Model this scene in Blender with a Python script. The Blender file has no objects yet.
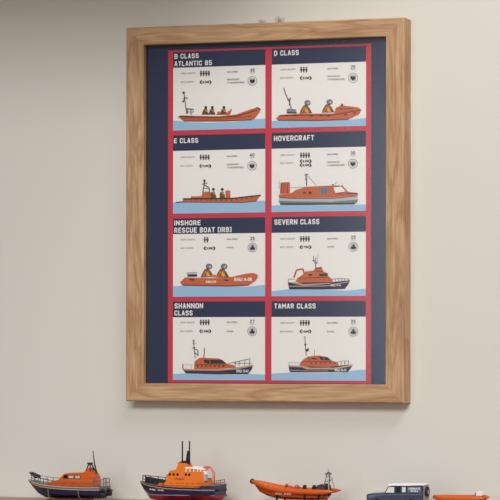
import bpy, bmesh, math, random
from mathutils import Vector, Matrix
random.seed(4)
PI = math.pi
S = bpy.context.scene
COL = S.collection

# ------------------------------------------------------------------ helpers
def lin(c):
    return tuple((v/255/12.92 if v/255 <= .04045 else ((v/255+.055)/1.055)**2.4) for v in c) + (1,)

MATS = {}
def mat(name, rgb, rough=.5, metal=0, coat=0, spec=.5, vary=0.0, scale=300):
    if name in MATS: return MATS[name]
    m = bpy.data.materials.new(name); m.use_nodes = True
    nt = m.node_tree; b = nt.nodes['Principled BSDF']
    b.inputs['Base Color'].default_value = lin(rgb)
    b.inputs['Roughness'].default_value = rough
    b.inputs['Metallic'].default_value = metal
    b.inputs['Coat Weight'].default_value = coat
    b.inputs['Specular IOR Level'].default_value = spec
    if vary:
        tc = nt.nodes.new('ShaderNodeTexCoord'); n = nt.nodes.new('ShaderNodeTexNoise')
        n.inputs['Scale'].default_value = scale; n.inputs['Detail'].default_value = 3
        r = nt.nodes.new('ShaderNodeMapRange'); r.inputs['To Min'].default_value = 1-vary; r.inputs['To Max'].default_value = 1+vary
        h = nt.nodes.new('ShaderNodeHueSaturation'); h.inputs['Color'].default_value = lin(rgb)
        nt.links.new(tc.outputs['Object'], n.inputs['Vector']); nt.links.new(n.outputs['Fac'], r.inputs['Value'])
        nt.links.new(r.outputs['Result'], h.inputs['Value']); nt.links.new(h.outputs['Color'], b.inputs['Base Color'])
    MATS[name] = m
    return m

def oak(name, axis):
    m = bpy.data.materials.new(name); m.use_nodes = True
    nt = m.node_tree; N = nt.nodes; L = nt.links; b = N['Principled BSDF']
    tc = N.new('ShaderNodeTexCoord'); mp = N.new('ShaderNodeMapping')
    sc = {'z': (22, 22, 2.6), 'x': (2.6, 22, 22)}[axis]
    mp.inputs['Scale'].default_value = sc
    L.new(tc.outputs['Object'], mp.inputs['Vector'])
    n1 = N.new('ShaderNodeTexNoise'); n1.inputs['Scale'].default_value = 1.6; n1.inputs['Detail'].default_value = 4; n1.inputs['Distortion'].default_value = .8
    L.new(mp.outputs['Vector'], n1.inputs['Vector'])
    # growth rings: noise folded into bands
    mu = N.new('ShaderNodeMath'); mu.operation = 'MULTIPLY'; mu.inputs[1].default_value = 8
    fr = N.new('ShaderNodeMath'); fr.operation = 'PINGPONG'; fr.inputs[1].default_value = 1
    L.new(n1.outputs['Fac'], mu.inputs[0]); L.new(mu.outputs[0], fr.inputs[0])
    mp2 = N.new('ShaderNodeMapping'); mp2.inputs['Scale'].default_value = {'z': (260, 260, 16), 'x': (16, 260, 260)}[axis]
    L.new(tc.outputs['Object'], mp2.inputs['Vector'])
    n2 = N.new('ShaderNodeTexNoise'); n2.inputs['Scale'].default_value = 1; n2.inputs['Detail'].default_value = 3
    L.new(mp2.outputs['Vector'], n2.inputs['Vector'])
    r1 = N.new('ShaderNodeValToRGB')
    e = r1.color_ramp.elements
    e[0].position = 0; e[0].color = lin((174, 134, 99)); e[1].position = .5; e[1].color = lin((193, 155, 119))
    k = e.new(1); k.color = lin((199, 162, 126))
    L.new(fr.outputs[0], r1.inputs['Fac'])
    r2 = N.new('ShaderNodeMapRange'); r2.inputs['From Min'].default_value = .3; r2.inputs['From Max'].default_value = .7
    r2.inputs['To Min'].default_value = .78; r2.inputs['To Max'].default_value = 1.12
    L.new(n2.outputs['Fac'], r2.inputs['Value'])
    h = N.new('ShaderNodeHueSaturation'); L.new(r1.outputs['Color'], h.inputs['Color']); L.new(r2.outputs['Result'], h.inputs['Value'])
    L.new(h.outputs['Color'], b.inputs['Base Color'])
    b.inputs['Roughness'].default_value = .62; b.inputs['Specular IOR Level'].default_value = .25
    bp = N.new('ShaderNodeBump'); bp.inputs['Strength'].default_value = .09; bp.inputs['Distance'].default_value = .0005
    L.new(n2.outputs['Fac'], bp.inputs['Height']); L.new(bp.outputs['Normal'], b.inputs['Normal'])
    return m

def clear_mat(name, rough=.12, f0=.04, tint=(255, 255, 255)):
    """thin clear sheet: straight-through plus a mirror share that grows towards grazing angles"""
    m = bpy.data.materials.new(name); m.use_nodes = True
    nt = m.node_tree; N = nt.nodes; L = nt.links; N.clear()
    o = N.new('ShaderNodeOutputMaterial'); mx = N.new('ShaderNodeMixShader'); ge = N.new('ShaderNodeNewGeometry')
    dt = N.new('ShaderNodeVectorMath'); dt.operation = 'DOT_PRODUCT'; L.new(ge.outputs['Incoming'], dt.inputs[0]); L.new(ge.outputs['Normal'], dt.inputs[1])
    def mth(op, a, b):
        q = N.new('ShaderNodeMath'); q.operation = op
        for k, v in enumerate((a, b)):
            if v is None: continue
            if isinstance(v, (int, float)): q.inputs[k].default_value = v
            else: L.new(v, q.inputs[k])
        return q.outputs[0]
    c = mth('SUBTRACT', 1.0, mth('ABSOLUTE', dt.outputs['Value'], None)); fr_ = mth('ADD', mth('MULTIPLY', mth('POWER', c, 5.0), (1-f0) if f0 else 0), f0)
    t = N.new('ShaderNodeBsdfTransparent'); g = N.new('ShaderNodeBsdfGlossy')
    g.inputs['Roughness'].default_value = rough; t.inputs['Color'].default_value = lin(tint)
    L.new(fr_, mx.inputs[0]); L.new(t.outputs[0], mx.inputs[1]); L.new(g.outputs[0], mx.inputs[2]); L.new(mx.outputs[0], o.inputs[0])
    return m

def empty(name, loc, label, cat, group=None, rz=0):
    o = bpy.data.objects.new(name, None); COL.objects.link(o)
    o.location = loc; o.rotation_euler = (0, 0, rz); o.empty_display_size = .02
    o['label'] = label; o['category'] = cat
    if group: o['group'] = group
    return o

class MB:
    """collects shapes with a material index each and links them as ONE mesh"""
    def __init__(s): s.v = []; s.f = []; s.m = []; s.mats = []; s.sm = []
    def mi(s, m):
        if m not in s.mats: s.mats.append(m)
        return s.mats.index(m)
    def add(s, vs, fs, m, smooth=False):
        k = len(s.v); s.v += [tuple(v) for v in vs]; i = s.mi(m)
        for f in fs: s.f.append([a+k for a in f]); s.m.append(i); s.sm.append(smooth)
    def box(s, a, b, m, taper=0):
        x0, y0, z0 = a; x1, y1, z1 = b; t = taper
        s.add([(x0, y0, z0), (x1, y0, z0), (x1, y1, z0), (x0, y1, z0), (x0+t, y0+t, z1), (x1-t, y0+t, z1), (x1-t, y1-t, z1), (x0+t, y1-t, z1)],
              [(0, 3, 2, 1), (4, 5, 6, 7), (0, 1, 5, 4), (1, 2, 6, 5), (2, 3, 7, 6), (3, 0, 4, 7)], m)
    def prism(s, pts, y0, y1, m, inset=None):
        """side profile (x,z) between y0 and y1; inset=(dx per side) narrows the upper half of the profile"""
        n = len(pts); zs = [p[1] for p in pts]; zmin, zmax = min(zs), max(zs)
        def yy(y, z):
            if not inset: return y
            c = (y0+y1)/2; return c+(y-c)*(1-inset*(z-zmin)/(zmax-zmin))
        v = [(x, yy(y0, z), z) for x, z in pts]+[(x, yy(y1, z), z) for x, z in pts]
        a = sum(pts[i][0]*pts[(i+1) % n][1]-pts[(i+1) % n][0]*pts[i][1] for i in range(n))
        F = [list(range(n)), list(range(2*n-1, n-1, -1))]+[(i, i+n, (i+1) % n+n, (i+1) % n) for i in range(n)]
        if a < 0: F = [list(reversed(f)) for f in F]
        s.add(v, F, m)
    def tube(s, pts, r, m, n=8, smooth=True, close=True):
        P = [Vector(p) for p in pts]; R = r if isinstance(r, (list, tuple)) else [r]*len(P)
        vs = []; up0 = None
        for i, p in enumerate(P):
            t = (P[min(i+1, len(P)-1)]-P[max(i-1, 0)]).normalized()
            if up0 is None: up0 = Vector((0, 0, 1)) if abs(t.z) < .9 else Vector((1, 0, 0))
            a = t.cross(up0).normalized(); b = a.cross(t).normalized(); up0 = b
            for k in range(n):
                q = 2*PI*k/n; vs.append(p+(a*math.cos(q)+b*math.sin(q))*R[i])
        F = [(i*n+k, i*n+(k+1) % n, (i+1)*n+(k+1) % n, (i+1)*n+k) for i in range(len(P)-1) for k in range(n)]
        s.add(vs, F, m, smooth)
        if close: s.add(vs[:n], [list(range(n-1, -1, -1))], m); s.add(vs[-n:], [list(range(n))], m)
    def ball(s, c, r, m, n=12, sq=(1, 1, 1)):
        vs = []; F = []; h = n//2
        for i in range(h+1):
            a = PI*i/h
            for k in range(n):
                b = 2*PI*k/n
                vs.append((c[0]+r*sq[0]*math.sin(a)*math.cos(b), c[1]+r*sq[1]*math.sin(a)*math.sin(b), c[2]+r*sq[2]*math.cos(a)))
        for i in range(h):
            for k in range(n): F.append((i*n+k, (i+1)*n+k, (i+1)*n+(k+1) % n, i*n+(k+1) % n))
        s.add(vs, F, m, True)
    def disc(s, c, r, y0, y1, m, n=20):
        """cylinder with its axis along y"""
        s.tube([(c[0], y0, c[1]), (c[0], y1, c[1])], r, m, n)
    def build(s, name, parent=None, loc=None, scale=1.0, bevel=0, **props):
        me = bpy.data.meshes.new(name)
        me.from_pydata([tuple(c*scale for c in v) for v in s.v], [], s.f)
        for m in s.mats: me.materials.append(m)
        for p, i, sm in zip(me.polygons, s.m, s.sm): p.material_index = i; p.use_smooth = sm
        me.validate(); me.update()
        o = bpy.data.objects.new(name, me); COL.objects.link(o)
        if parent: o.parent = parent
        if loc: o.location = loc
        if bevel:
            b = o.modifiers.new('bevel', 'BEVEL'); b.width = bevel; b.segments = 2; b.limit_method = 'ANGLE'; b.angle_limit = .6
        for k, v in props.items(): o[k] = v
        return o

_tc = {}
def text_tris(body, bold=0.0):
    """letter outlines of the built-in font as triangles, in a unit box"""
    key = (body, bold)
    if key in _tc: return _tc[key]
    cu = bpy.data.curves.new('t', 'FONT'); cu.body = body; cu.size = 1; cu.resolution_u = 3; cu.offset = bold; cu.fill_mode = 'FRONT'
    cu.space_character = 1.0+bold*2
    ob = bpy.data.objects.new('t', cu); COL.objects.link(ob)
    dg = bpy.context.evaluated_depsgraph_get(); dg.update()
    me = ob.evaluated_get(dg).to_mesh()
    me.calc_loop_triangles()
    v = [(a.co.x, a.co.y) for a in me.vertices]; t = [tuple(l.vertices) for l in me.loop_triangles]
    ob.evaluated_get(dg).to_mesh_clear()
    bpy.data.objects.remove(ob); bpy.data.curves.remove(cu)
    x0 = min(a[0] for a in v); x1 = max(a[0] for a in v); y0 = min(a[1] for a in v); y1 = max(a[1] for a in v)
    r = ([((a[0]-x0)/(x1-x0), (a[1]-y0)/(y1-y0)) for a in v], t)
    _tc[key] = r
    return r

GL = {
 'A': (4, [[(.7, .5), (1.8, 5.4), (2.2, 5.4), (3.3, .5)], [(1, 1.9), (3, 1.9)]]),
 'B': (4, [[(.6, .6), (.6, 5.4), (2.6, 5.4), (3.2, 4.8), (3.2, 3.8), (2.6, 3.1), (.6, 3.1)], [(2.6, 3.1), (3.4, 2.4), (3.4, 1.3), (2.7, .6), (.6, .6)]]),
 'C': (4, [[(3.4, 4.2), (3.4, 4.7), (2.7, 5.4), (1.3, 5.4), (.6, 4.7), (.6, 1.3), (1.3, .6), (2.7, .6), (3.4, 1.3), (3.4, 1.8)]]),
 'D': (4, [[(.6, .6), (.6, 5.4), (2.5, 5.4), (3.4, 4.6), (3.4, 1.4), (2.5, .6), (.6, .6)]]),
 'E': (3.7, [[(3.2, .6), (.6, .6), (.6, 5.4), (3.2, 5.4)], [(.6, 3), (2.8, 3)]]),
 'F': (3.6, [[(.6, .5), (.6, 5.4), (3.1, 5.4)], [(.6, 2.9), (2.7, 2.9)]]),
 'H': (4, [[(.6, .5), (.6, 5.5)], [(3.4, .5), (3.4, 5.5)], [(.6, 3), (3.4, 3)]]),
 'I': (1.2, [[(.6, .5), (.6, 5.5)]]),
 'L': (3.5, [[(.6, 5.5), (.6, .6), (3, .6)]]),
 'M': (5, [[(.6, .5), (.6, 5.4), (2.5, 2.2), (4.4, 5.4), (4.4, .5)]]),
 'N': (4.2, [[(.6, .5), (.6, 5.4), (3.6, .6), (3.6, 5.5)]]),
 'O': (4, [[(1.3, .6), (.6, 1.3), (.6, 4.7), (1.3, 5.4), (2.7, 5.4), (3.4, 4.7), (3.4, 1.3), (2.7, .6), (1.3, .6)]]),
 'R': (4, [[(.6, .5), (.6, 5.4), (2.6, 5.4), (3.3, 4.7), (3.3, 3.4), (2.6, 2.7), (.6, 2.7)], [(2, 2.7), (3.3, .5)]]),
 'S': (4, [[(3.3, 4.5), (2.7, 5.4), (1.3, 5.4), (.6, 4.7), (.6, 3.8), (1.2, 3.2), (2.8, 2.8), (3.4, 2.2), (3.4, 1.3), (2.7, .6), (1.3, .6), (.6, 1.5)]]),
 'T': (3.8, [[(.5, 5.4), (3.3, 5.4)], [(1.9, 5.4), (1.9, .5)]]),
 'U': (4, [[(.6, 5.5), (.6, 1.3), (1.3, .6), (2.7, .6), (3.4, 1.3), (3.4, 5.5)]]),
 'V': (4, [[(.6, 5.4), (1.9, .6), (2.1, .6), (3.4, 5.4)]]),
 '[': (2, [[(1.6, 5.5), (.6, 5.5), (.6, .5), (1.6, .5)]]), ']': (2, [[(.4, 5.5), (1.4, 5.5), (1.4, .5), (.4, .5)]]),
 '8': (4, [[(1.3, 3.1), (.7, 3.8), (.7, 4.8), (1.3, 5.4), (2.7, 5.4), (3.3, 4.8), (3.3, 3.8), (2.7, 3.1), (1.3, 3.1), (.6, 2.3), (.6, 1.3), (1.3, .6), (2.7, .6), (3.4, 1.3), (3.4, 2.3), (2.7, 3.1)]]),
 '5': (4, [[(3.2, 5.4), (.7, 5.4), (.7, 3.3), (2.7, 3.4), (3.4, 2.7), (3.4, 1.3), (2.7, .6), (1.3, .6), (.6, 1.3)]]),
 '3': (4, [[(.6, 4.8), (1.3, 5.4), (2.7, 5.4), (3.3, 4.8), (3.3, 3.8), (2.7, 3.1), (1.6, 3.1)], [(2.7, 3.1), (3.4, 2.3), (3.4, 1.3), (2.7, .6), (1.3, .6), (.6, 1.3)]]),
 '2': (4, [[(.6, 4.6), (1.3, 5.4), (2.7, 5.4), (3.3, 4.7), (3.3, 3.7), (.7, .6), (3.4, .6)]]),
 '0': (4, [[(1.3, .6), (.6, 1.3), (.6, 4.7), (1.3, 5.4), (2.7, 5.4), (3.4, 4.7), (3.4, 1.3), (2.7, .6), (1.3, .6)]]),
 '4': (4, [[(2.8, .5), (2.8, 5.4), (.5, 1.9), (3.6, 1.9)]]), '7': (4, [[(.6, 5.4), (3.4, 5.4), (1.7, .5)]]), ' ': (1.9, [])}
def block_tris(body, w=1.12, g=.16):
    """heavy sans capitals: the strokes are swept in fine rows so that nothing overlaps; triangles in a unit box"""
    key = ('block', body)
    if key in _tc: return _tc[key]
    v = []; t = []; x = 0
    def near(px, py, segs):
        for (a, b), (c, d) in segs:
            l2 = (c-a)**2+(d-b)**2; q = max(0, min(1, ((px-a)*(c-a)+(py-b)*(d-b))/l2))
            if (a+q*(c-a)-px)**2+(b+q*(d-b)-py)**2 <= w*w/4: return True
        return False
    for ch in body:
        adv, strokes = GL[ch]; segs = [sg for st in strokes for sg in zip(st, st[1:])]
        for r in range(-2, 41):
            y = r*g; run = None; n = int((adv+.4)/g)
            for k in range(-3, n+3):
                on = bool(segs) and near(k*g+g/2, y+g/2, segs)
                if on and run is None: run = k
                if not on and run is not None:
                    q = len(v); v += [(x+run*g, y), (x+k*g, y), (x+k*g, y+g), (x+run*g, y+g)]; t += [(q, q+1, q+2, q+3)]; run = None
        x += adv+.85
    x0 = min(a[0] for a in v); x1 = max(a[0] for a in v); y0 = min(a[1] for a in v); y1 = max(a[1] for a in v)
    _tc[key] = ([((a[0]-x0)/(x1-x0), (a[1]-y0)/(y1-y0)) for a in v], t)
    return _tc[key]

# ------------------------------------------------------------------ setting
ZC = 1.5           # height of the middle of the frame
SHELF = ZC-.556    # top of the sideboard
def wall_mat():
    m = bpy.data.materials.new('wall_paint'); m.use_nodes = True
    nt = m.node_tree; N = nt.nodes; L = nt.links; b = N['Principled BSDF']
    tc = N.new('ShaderNodeTexCoord')
    n = N.new('ShaderNodeTexNoise'); n.inputs['Scale'].default_value = 1.2; n.inputs['Detail'].default_value = 2
    L.new(tc.outputs['Object'], n.inputs['Vector'])
    r = N.new('ShaderNodeValToRGB'); r.color_ramp.elements[0].color = lin((219, 216, 208)); r.color_ramp.elements[1].color = lin((223, 218, 211))
    L.new(n.outputs['Fac'], r.inputs['Fac']); L.new(r.outputs['Color'], b.inputs['Base Color'])
    b.inputs['Roughness'].default_value = .85; b.inputs['Specular IOR Level'].default_value = .2
    n2 = N.new('ShaderNodeTexNoise'); n2.inputs['Scale'].default_value = 140; n2.inputs['Detail'].default_value = 2
    L.new(tc.outputs['Object'], n2.inputs['Vector'])
    bp = N.new('ShaderNodeBump'); bp.inputs['Strength'].default_value = .06; bp.inputs['Distance'].default_value = .001
    L.new(n2.outputs['Fac'], bp.inputs['Height']); L.new(bp.outputs['Normal'], b.inputs['Normal'])
    return m
WALL = wall_mat()
m = MB(); m.box((-3, 0, 0), (3, .12, 2.7), WALL); m.build('wall_back', kind='structure')
m = MB(); m.box((-3, -5, -.05), (3, 0, 0), mat('floor_boards', (150, 122, 95), .5, vary=.12, scale=6)); m.build('floor', kind='structure')
bs = mat('skirting_white', (225, 222, 214), .4)
m = MB(); m.box((-3, -.018, 0), (3, 0, .14), bs); m.build('baseboard_back', kind='structure', bevel=.004)

# unseen box added above and left of the print to shade that corner
m = MB(); m.box((-3, -.9, ZC+.77), (.28, 0, 2.7), mat('shade_box_paint', (214, 208, 196), .6)); m.build('shade_box_1', kind='structure', bevel=.003)

# sideboard that carries the models
side_wood = mat('sideboard_wood', (158, 132, 116), .5, vary=.1, scale=40)
sb = empty('sideboard', (0, -.17, 0), 'long brownish sideboard carrying the row of models', 'sideboard')
m = MB(); m.box((-1.1, -.16, SHELF-.03), (1.1, .168, SHELF), side_wood); m.build('worktop', sb, bevel=.003)
m = MB(); m.box((-1.06, -.13, .12), (1.06, .145, SHELF-.03), side_wood); m.build('body', sb)
for k in range(4):
    x0 = -1.06+k*.53
    m = MB(); m.box((x0+.006, -.148, .13), (x0+.524, -.13, SHELF-.04), side_wood); d = m.build('door', sb, bevel=.002)
    m = MB(); hx = x0+(.48 if k % 2 == 0 else .05)
    m.tube([(hx, -.148, .55), (hx, -.168, .56), (hx, -.168, .66), (hx, -.148, .67)], .005, mat('steel', (150, 150, 150), .3, 1)); m.build('handle', d)
for x in (-1.02, 1.02):
    for y in (-.11, .13):
        m = MB(); m.tube([(x, y, 0), (x, y, .12)], [.014, .022], side_wood, 12); m.build('leg', sb)

# ------------------------------------------------------------------ framed print
OX, OZ = .2875, .3632; IX, IZ = .2508, .3283; T = .0299
fr = empty('framed_print', (0, 0, ZC), 'oak framed print of eight lifeboat drawings in a navy and red grid', 'framed print')
OAKV, OAKH = oak('oak_upright', 'z'), oak('oak_crosswise', 'x')
prof = []     # (d 0 outer .. 1 inner, y)
rad = .0035
def arc(cx, cy, a0, a1, n=4): return [(cx+rad*math.cos(math.radians(a0+(a1-a0)*i/n)), cy+rad*math.sin(math.radians(a0+(a1-a0)*i/n))) for i in range(n+1)]
WX = OX-IX; WZ = OZ-IZ
base_prof = [(0, 0)]+arc(rad, -T+rad, 180, 270)+[(WX-.001, -T), (WX, -T+.001), (WX, -.0208), (WX-.006, -.0208), (WX-.006, 0)]
def rail(side):
    vs = []; n = len(base_prof)
    for e in (-1, 1):
        for d, y in base_prof:
            q = d/WX
            x = OX-d; z = OZ-q*WZ
            if side == 'right': vs.append((x, y, e*z))
            if side == 'left': vs.append((-x-.0018*(1-q), y, e*z))
            if side == 'top': vs.append((e*x-(.0018*(1-q) if e < 0 else 0), y, z))
            if side == 'bottom': vs.append((e*x-(.0018*(1-q) if e < 0 else 0), y, -z))
    F = [(i, (i+1) % n, (i+1) % n+n, i+n) for i in range(n)]+[list(range(n)), list(range(2*n-1, n-1, -1))]
    m = MB(); m.add(vs, F, OAKV if side in ('left', 'right') else OAKH)
    o = m.build('frame_rail', fr)
    bm = bmesh.new(); bm.from_mesh(o.data); bmesh.ops.recalc_face_normals(bm, faces=bm.faces); bm.to_mesh(o.data); bm.free()
for s_ in ('left', 'right', 'top', 'bottom'): rail(s_)

NAVY = mat('print_navy', (46, 53, 82), .6, spec=.2)
RED = mat('print_red', (203, 62, 78), .6, spec=.2)
PAPER = mat('print_paper', (243, 241, 237), .7, spec=.2)
SEA = mat('print_sea', (160, 196, 228), .7, spec=.2)
INK = mat('print_ink', (38, 36, 40), .7, spec=.2)
PY = -.0165
m = MB(); m.box((-IX-.004, PY+.0005, -IZ-.004), (IX+.004, PY+.003, IZ+.004), mat('backing_card', (170, 150, 120), .8)); m.build('backing_board', fr)
m = MB(); m.box((-IX-.003, PY, -IZ-.003), (IX+.003, PY+.0004, IZ+.003), NAVY)
m.add([(-.2069, PY-.0001, -.327), (.2151, PY-.0001, -.327), (.2151, PY-.0001, .3182), (-.2069, PY-.0001, .3182)], [(0, 1, 2, 3)], RED)
pr = m.build('print', fr, label='navy poster with a red panel around eight pale cards')

C = {'or': (200, 104, 68), 'od': (118, 52, 40), 'dk': (60, 52, 52), 'gr': (130, 132, 138), 'lg': (190, 192, 196), 'wh': (244, 243, 240),
     'ye': (226, 180, 70), 'nv': (52, 52, 78), 'br': (110, 76, 58), 'tan': (190, 160, 138), 'ink': (46, 44, 48), 'sm': (120, 118, 116),
     'hg': (122, 128, 132), 'pk': (210, 130, 110)}
CM = {k: mat('ink_'+{'or': 'orange', 'od': 'rust', 'dk': 'charcoal', 'gr': 'grey', 'lg': 'light_grey', 'wh': 'white', 'ye': 'yellow', 'nv': 'dark_blue', 'br': 'brown', 'tan': 'tan', 'ink': 'black', 'sm': 'mid_grey', 'hg': 'helmet_grey', 'pk': 'pink'}[k], v, .7, spec=.2) for k, v in C.items()}

CW, CH, GX, GZ, HH = .19379, .15202, .01332, .00935, .03023
CX0, CZ0 = -.19623, .31443
class Card:
    """one card of the print; drawn in sheet units that are mapped onto its real rectangle"""
    def __init__(s, col, row, corners):
        s.x = CX0+col*(CW+GX); s.z = CZ0-row*(CH+GZ); s.k = corners; s.n = 0; s.mb = MB(); s.fr = (0, 0, 1)
    def uv(s, X, Y):
        ox, oy, sc = s.fr; px = ox+X/sc; py = oy+Y/sc
        xl, xr, tl, tr, bl, br = s.k
        u = (px-xl)/(xr-xl); t = tl+(tr-tl)*u; b = bl+(br-bl)*u
        return u, (py-t)/(b-t)
    def P(s, u, v, y): return (s.x+u*CW, y, s.z-v*CH)
    def lay(s): s.n += 1; return PY-.0002-s.n*.000012
    def rect(s, u0, v0, u1, v1, m):
        y = s.lay(); s.mb.add([s.P(u0, v1, y), s.P(u1, v1, y), s.P(u1, v0, y), s.P(u0, v0, y)], [(0, 1, 2, 3)], m)
    def poly(s, pts, c):
        y = s.lay(); q = [s.P(*s.uv(*p), y) for p in pts]; n = len(q)
        a = sum(q[i][0]*q[(i+1) % n][2]-q[(i+1) % n][0]*q[i][2] for i in range(n))
        s.mb.add(q, [list(range(n)) if a > 0 else list(range(n-1, -1, -1))], CM[c])
    def line(s, pts, w, c):
        for (x0, y0), (x1, y1) in zip(pts, pts[1:]):
            w_ = w*1.3 if c == 'od' else w*1.1; l = math.hypot(x1-x0, y1-y0) or 1; dx, dy = -(y1-y0)/l*w_/2, (x1-x0)/l*w_/2
            s.poly([(x0+dx, y0+dy), (x1+dx, y1+dy), (x1-dx, y1-dy), (x0-dx, y0-dy)], c)
    def dot(s, x, y, r, c, n=14, sx=1): s.poly([(x+r*sx*math.cos(2*PI*i/n), y+r*math.sin(2*PI*i/n)) for i in range(n)], c)
    def ring(s, x, y, r, w, c, n=20):
        yl = s.lay(); vs = []
        for i in range(n):
            a = 2*PI*i/n
            for q in (r-w/2, r+w/2): vs.append(s.P(*s.uv(x+q*math.cos(a), y+q*math.sin(a)), yl))
        s.mb.add(vs, [(2*i, 2*((i+1) % n), 2*((i+1) % n)+1, 2*i+1) for i in range(n)], CM[c])
    def sea(s, pts):
        y = s.lay(); q = [s.uv(*p) for p in pts]
        q[0] = (0, q[0][1]); q[-1] = (1, q[-1][1]); n = len(q)
        vs = [s.P(u, v, y) for u, v in q]+[s.P(u, 1, y) for u, v in q]
        s.mb.add(vs, [(i, i+n, i+n+1, i+1) for i in range(n-1)], SEA)
    def text(s, body, x0, y0, x1, y1, m, bold=0.0):
        """fits the words into the box whose left edge is x0, y0..y1"""
        V, T_ = block_tris(body) if bold == .045 else text_tris(body, bold); y = s.lay()
        u0, v0 = s.uv(x0, y0); _, v1 = s.uv(x0, y1); u1, _ = s.uv(x1, y0)
        vs = [s.P(u0+(u1-u0)*a, v1+(v0-v1)*b, y) for a, b in V]
        s.mb.add(vs, T_, m)
    def info(s, lx, lw, ix, npl, r1, r2, rx, rw, rr1, nx, num, ny, cx, cy, cr, two, icon, length, sc, rows2=1):
        h = 4.0*sc
        s.text('CREW CAPACITY:', lx, r1-h, lx+lw, r1+h, CM['sm'], .03)
        s.text('BOAT LENGTH:', lx, r2-h, lx+lw*.88, r2+h, CM['sm'], .03)
        for k in range(npl):
            x = ix+5*sc+k*12.4*sc
            s.dot(x, r1-10*sc, 4.2*sc, 'ink', 10); s.poly([(x-5.6*sc, r1-5*sc), (x+5.6*sc, r1-5*sc), (x+5.2*sc, r1+3*sc), (x+3*sc, r1+4*sc), (x+2.6*sc, r1+13*sc), (x-2.6*sc, r1+13*sc), (x-3*sc, r1+4*sc), (x-5.2*sc, r1+3*sc)], 'ink')
        ys = [r2] if rows2 == 1 else [r2-10*sc, r2+9*sc]
        for yy in ys:
            w = 54*sc; a = 9*sc; q = 8*sc
            s.line([(ix+a, yy-q), (ix, yy), (ix+a, yy+q)], 5.5*sc, 'ink'); s.line([(ix+w-a, yy-q), (ix+w, yy), (ix+w-a, yy+q)], 5.5*sc, 'ink')
            s.text(length, ix+a+3*sc, yy-6*sc, ix+w-a-3*sc, yy+6*sc, CM['ink'], .05)
        s.text('MAX SPEED:', rx, rr1-h, rx+rw, rr1+h, CM['sm'], .03)
        s.text(num, nx-11*sc, ny-11*sc, nx+11*sc, ny+4*sc, CM['ink'], .045)
        s.text('KNOTS', nx-11*sc, ny+7*sc, nx+11*sc, ny+12*sc, CM['ink'], .0)
        if two:
            s.text('ENDURANCE', rx, cy-6*sc-h, rx+rw*1.1, cy-6*sc+h, CM['sm'], .03)
            s.text('AT MAXIMUM SPEED:', rx, cy+9*sc-h, rx+rw*1.6, cy+9*sc+h, CM['sm'], .03)
        else: s.text('RANGE:', rx, cy-h, rx+rw*.62, cy+h, CM['sm'], .03)
        s.ring(cx, cy, cr, 2.6*sc, 'sm')
        if icon == 'heart':
            s.dot(cx, cy, cr*.72, 'lg'); s.poly([(cx-.55*cr, cy-.45*cr), (cx-.1*cr, cy-.2*cr), (cx, cy-.4*cr), (cx+.1*cr, cy-.2*cr), (cx+.55*cr, cy-.45*cr), (cx+.5*cr, cy+.2*cr), (cx, cy+.6*cr), (cx-.5*cr, cy+.2*cr)], 'ink')
        else:
            s.dot(cx, cy, cr*.8, 'lg'); s.poly([(cx-.6*cr, cy+.1*cr), (cx-.25*cr, cy-.05*cr), (cx-.1*cr, cy-.55*cr), (cx+.2*cr, cy-.5*cr), (cx+.3*cr, cy-.05*cr), (cx+.65*cr, cy+.1*cr), (cx+.45*cr, cy+.5*cr), (cx-.45*cr, cy+.5*cr)], 'ink')
    def crew(s, x, y, k=1.0):
        """kneeling figure in orange and yellow with a grey helmet; x,y = middle of the helmet"""
        s.poly([(x-44*k, y+58*k), (x-36*k, y+36*k), (x-22*k, y+14*k), (x-4*k, y+10*k), (x+12*k, y+30*k), (x+26*k, y+56*k)], 'br')
        s.poly([(x-36*k, y+56*k), (x-28*k, y+34*k), (x-14*k, y+18*k), (x-2*k, y+18*k), (x+10*k, y+54*k)], 'or')
        s.line([(x-18*k, y+26*k), (x+2*k, y+52*k)], 11*k, 'ye'); s.dot(x, y, 15*k, 'dk', sx=1.15); s.dot(x, y, 12*k, 'gr', sx=1.15); s.dot(x+6*k, y+1*k, 6*k, 'lg'); s.line([(x-10*k, y+16*k), (x-22*k, y+54*k)], 4*k, 'br')

def start(col, row, corners, sheet):
    c = Card(col, row, corners); c.fr = sheet
    c.rect(0, 0, 1, 1, PAPER); c.rect(0, 0, 1, HH/CH, NAVY)
    return c
PW = CM['wh']
cards = []
# 1
c = start(0, 0, (173.4, 265.1, 53, 50, 130.7, 128.2), (165, 40, 4.762))
c.text('B CLASS', 46, 69, 162, 93, PW, .045); c.text('ATLANTIC 85', 46, 104, 225, 128, PW, .045)
c.info(77, 72, 168, 4, 162, 203, 297, 52, 155, 416, '35', 150, 416, 197, 21, True, 'heart', '8.3M', 1)
c.sea([(40, 384), (120, 392), (220, 394), (330, 390), (420, 378), (477, 374)])
c.fr = (175, 90, 5.556)
c.line([(52, 22), (60, 80), (66, 132)], 4, 'dk'); c.dot(50, 18, 7, 'dk'); c.line([(40, 62), (50, 70), (52, 45), (76, 47)], 4, 'dk')
c.line([(62, 106), (103, 108)], 5, 'dk'); c.line([(66, 122), (104, 124), (103, 108)], 4, 'gr'); c.line([(72, 106), (70, 134)], 4, 'dk'); c.line([(90, 106), (92, 140)], 4, 'dk')
for x in (172, 209, 273):
    c.poly([(x-22, 138), (x-14, 114), (x-4, 104), (x+8, 106), (x+18, 138)], 'br'); c.dot(x+1, 98, 8, 'dk'); c.line([(x-2, 112), (x+14, 124)], 4, 'ye')
c.poly([(232, 140), (240, 120), (252, 122), (262, 140)], 'or'); c.poly([(284, 140), (290, 122), (305, 116), (314, 104), (318, 112), (306, 140)], 'or')
c.poly([(16, 151), (32, 142), (105, 145), (250, 147), (340, 137), (425, 107), (458, 97), (474, 105), (470, 124), (444, 158), (425, 167), (250, 174), (50, 174), (32, 160)], 'or')
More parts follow.
